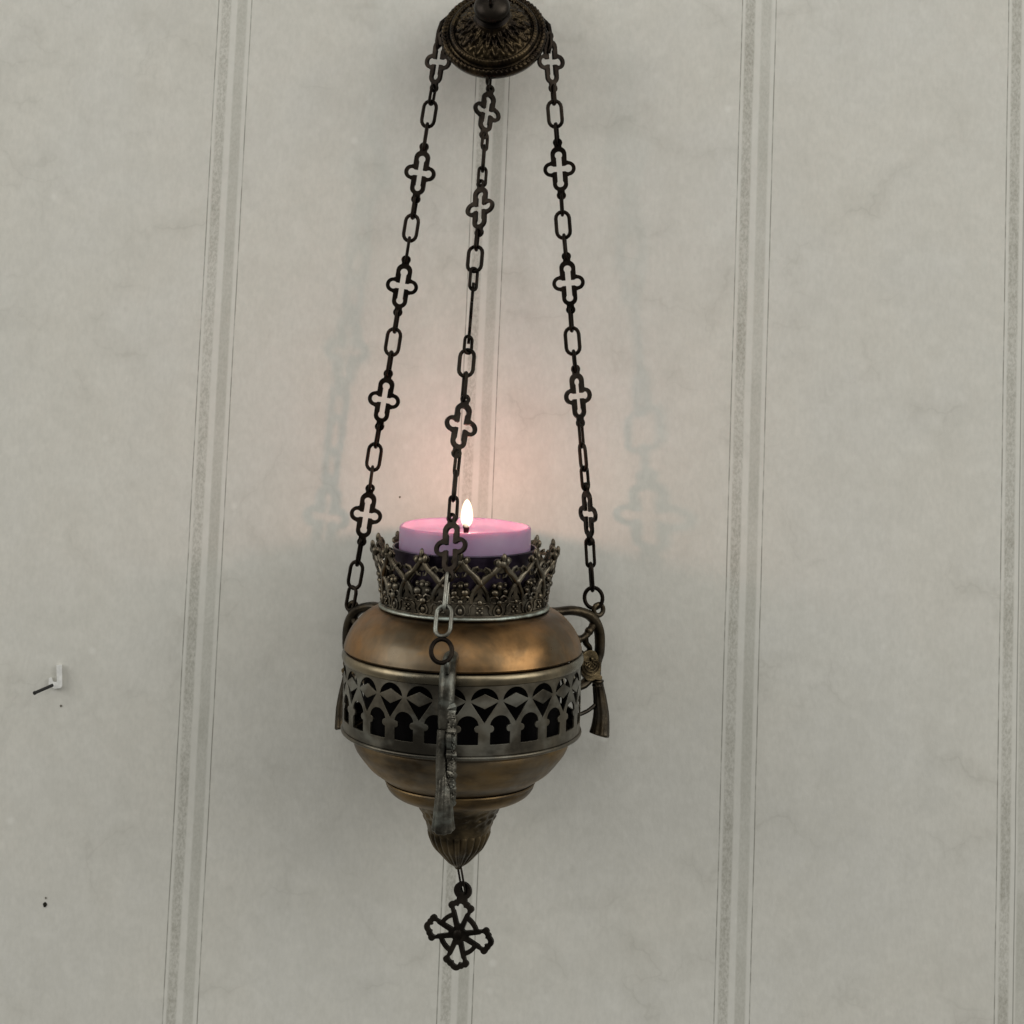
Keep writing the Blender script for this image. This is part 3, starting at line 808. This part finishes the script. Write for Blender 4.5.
# ------------------------------------------------------------------ small things on the wall
cl = P(58, 681, YW)
clip = empty('cable_clip', cl, 'small white plastic cable clip with a black nail, stuck on the wall at left', 'cable clip')
S = WS
def W(x, y, d=0.0): return P(x, y, YW - d)
mb = MB()
def slab(mb, pts, d0, d1):
    n = len(pts)
    vs = [W(x, y, d0) for x, y in pts] + [W(x, y, d1) for x, y in pts]
    mb.add(vs, [tuple(range(n-1, -1, -1)), tuple(range(n, 2*n))] + [(i, (i+1) % n, n+(i+1) % n, n+i) for i in range(n)])
slab(mb, [(56.4, 665.2), (62, 664.6), (62.2, 686), (60.5, 688.2), (54.5, 688.8), (50.6, 686.5), (48.6, 684.2), (48.8, 678), (51.5, 677.2), (53.2, 681.5), (56.8, 682)], -.001, .0026)
mb.build('clip_body', M['white_plastic'], clip, 30)
mb = MB(); mb.tube([W(52.6, 685.2, .004), W(34.6, 693.0, .014)], [.00085, .00085], 10)
mb.tube([W(35.4, 692.6, .0135), W(34.2, 693.2, .0143)], [.0010, .0010], 12)
mb.build('nail', M['nail'], clip, 40)
def hole(x, y, r, label, mat='hole', n=9):
    mb = MB(); pts = []
    c = W(x, y, .0003)
    vs = [c + Vector((math.cos(2*math.pi*i/n)*r*S*random.uniform(.8, 1.15), 0, math.sin(2*math.pi*i/n)*r*S*random.uniform(.9, 1.3))) for i in range(n)]
    mb.add(vs, [tuple(range(n))]); o = mb.build('pin_hole', M[mat], None, 180, loc=c); tag(o, label, 'pin hole', 'pin holes in the wallpaper')
hole(44.8, 904.6, 2.1, 'dark pin hole low on the wall at the left edge')
hole(45.8, 898, 1.0, 'faint tiny speck just above the low dark pin hole', 'dent', 7)
hole(399.8, 497, 1.0, 'tiny dark speck on the wall between left chain and flame', 'dent', 7)
hole(61, 706, 1.3, 'grey scuff on the wall below the white cable clip', 'dent', 7)

# the lamp hangs a touch out of plumb with the wallpaper
A_ = rad(-1.1)
for o in (lamp, candle):
    piv = Vector((-.0003, -.004 if o is candle else 0, ZA(690)))
    o.rotation_euler = (0, A_, 0)
    o.location = piv + Matrix.Rotation(A_, 3, 'Y') @ (o.location - Vector((0, 0, ZA(690))))
po_shift = Matrix.Rotation(A_, 3, 'Y') @ Vector((0, 0, Z(-16) - ZA(690)))
# ------------------------------------------------------------------ light
w = bpy.data.worlds.new('World'); scene.world = w; w.use_nodes = True
t = w.node_tree; bg = t.nodes['Background']
tc = t.nodes.new('ShaderNodeTexCoord'); sx = t.nodes.new('ShaderNodeSeparateXYZ'); t.links.new(tc.outputs['Generated'], sx.inputs[0])
rp = t.nodes.new('ShaderNodeMapRange'); rp.inputs[1].default_value = -.8; rp.inputs[2].default_value = .9
t.links.new(sx.outputs['Z'], rp.inputs[0])
cr = t.nodes.new('ShaderNodeMix'); cr.data_type = 'RGBA'
t.links.new(rp.outputs[0], cr.inputs[0]); cr.inputs[6].default_value = (.17,.165,.152,1); cr.inputs[7].default_value = (.325,.325,.312,1)
t.links.new(cr.outputs[2], bg.inputs[0]); bg.inputs[1].default_value = 1.0
def area(name, loc, target, size, power, col):
    l = bpy.data.lights.new(name, 'AREA'); l.shape = 'RECTANGLE'; l.size = size[0]; l.size_y = size[1]; l.energy = power; l.color = col
    o = bpy.data.objects.new(name, l); COL.objects.link(o); o.location = loc
    o.rotation_euler = (Vector(target)-Vector(loc)).to_track_quat('-Z', 'Y').to_euler()
    return o
def polar(az, el, d): return (d*math.sin(rad(az))*math.cos(rad(el)), -d*math.cos(rad(az))*math.cos(rad(el)), d*math.sin(rad(el))-.15)
area('window_light', polar(58, 24, 2.7), (0, 0, -.15), (2.0, 1.8), 34, (1.0, .985, .945))
area('left_window_light', polar(-66, 22, 2.7), (0, 0, -.15), (2.0, 1.8), 32.5, (1.0, .985, .945))  # large window source on the left, counterpart of the right one
area('front_fill_light', polar(6, 50, 2.8), (0, 0, -.15), (2.6, 2.0), 18.5, (1.0, .985, .945))  # added fill from high in front, evens out the wall around the lamp
pl_ = bpy.data.lights.new('flame_light', 'POINT'); pl_.energy = .105; pl_.color = (1.0, .49, .36); pl_.shadow_soft_size = .0022
po = bpy.data.objects.new('flame_light', pl_); COL.objects.link(po); po.location = Vector((wx-.0003, wy-.004, ZA(690))) + po_shift

scene.view_settings.view_transform = 'Standard'; scene.view_settings.look = 'None'; scene.view_settings.exposure = 0
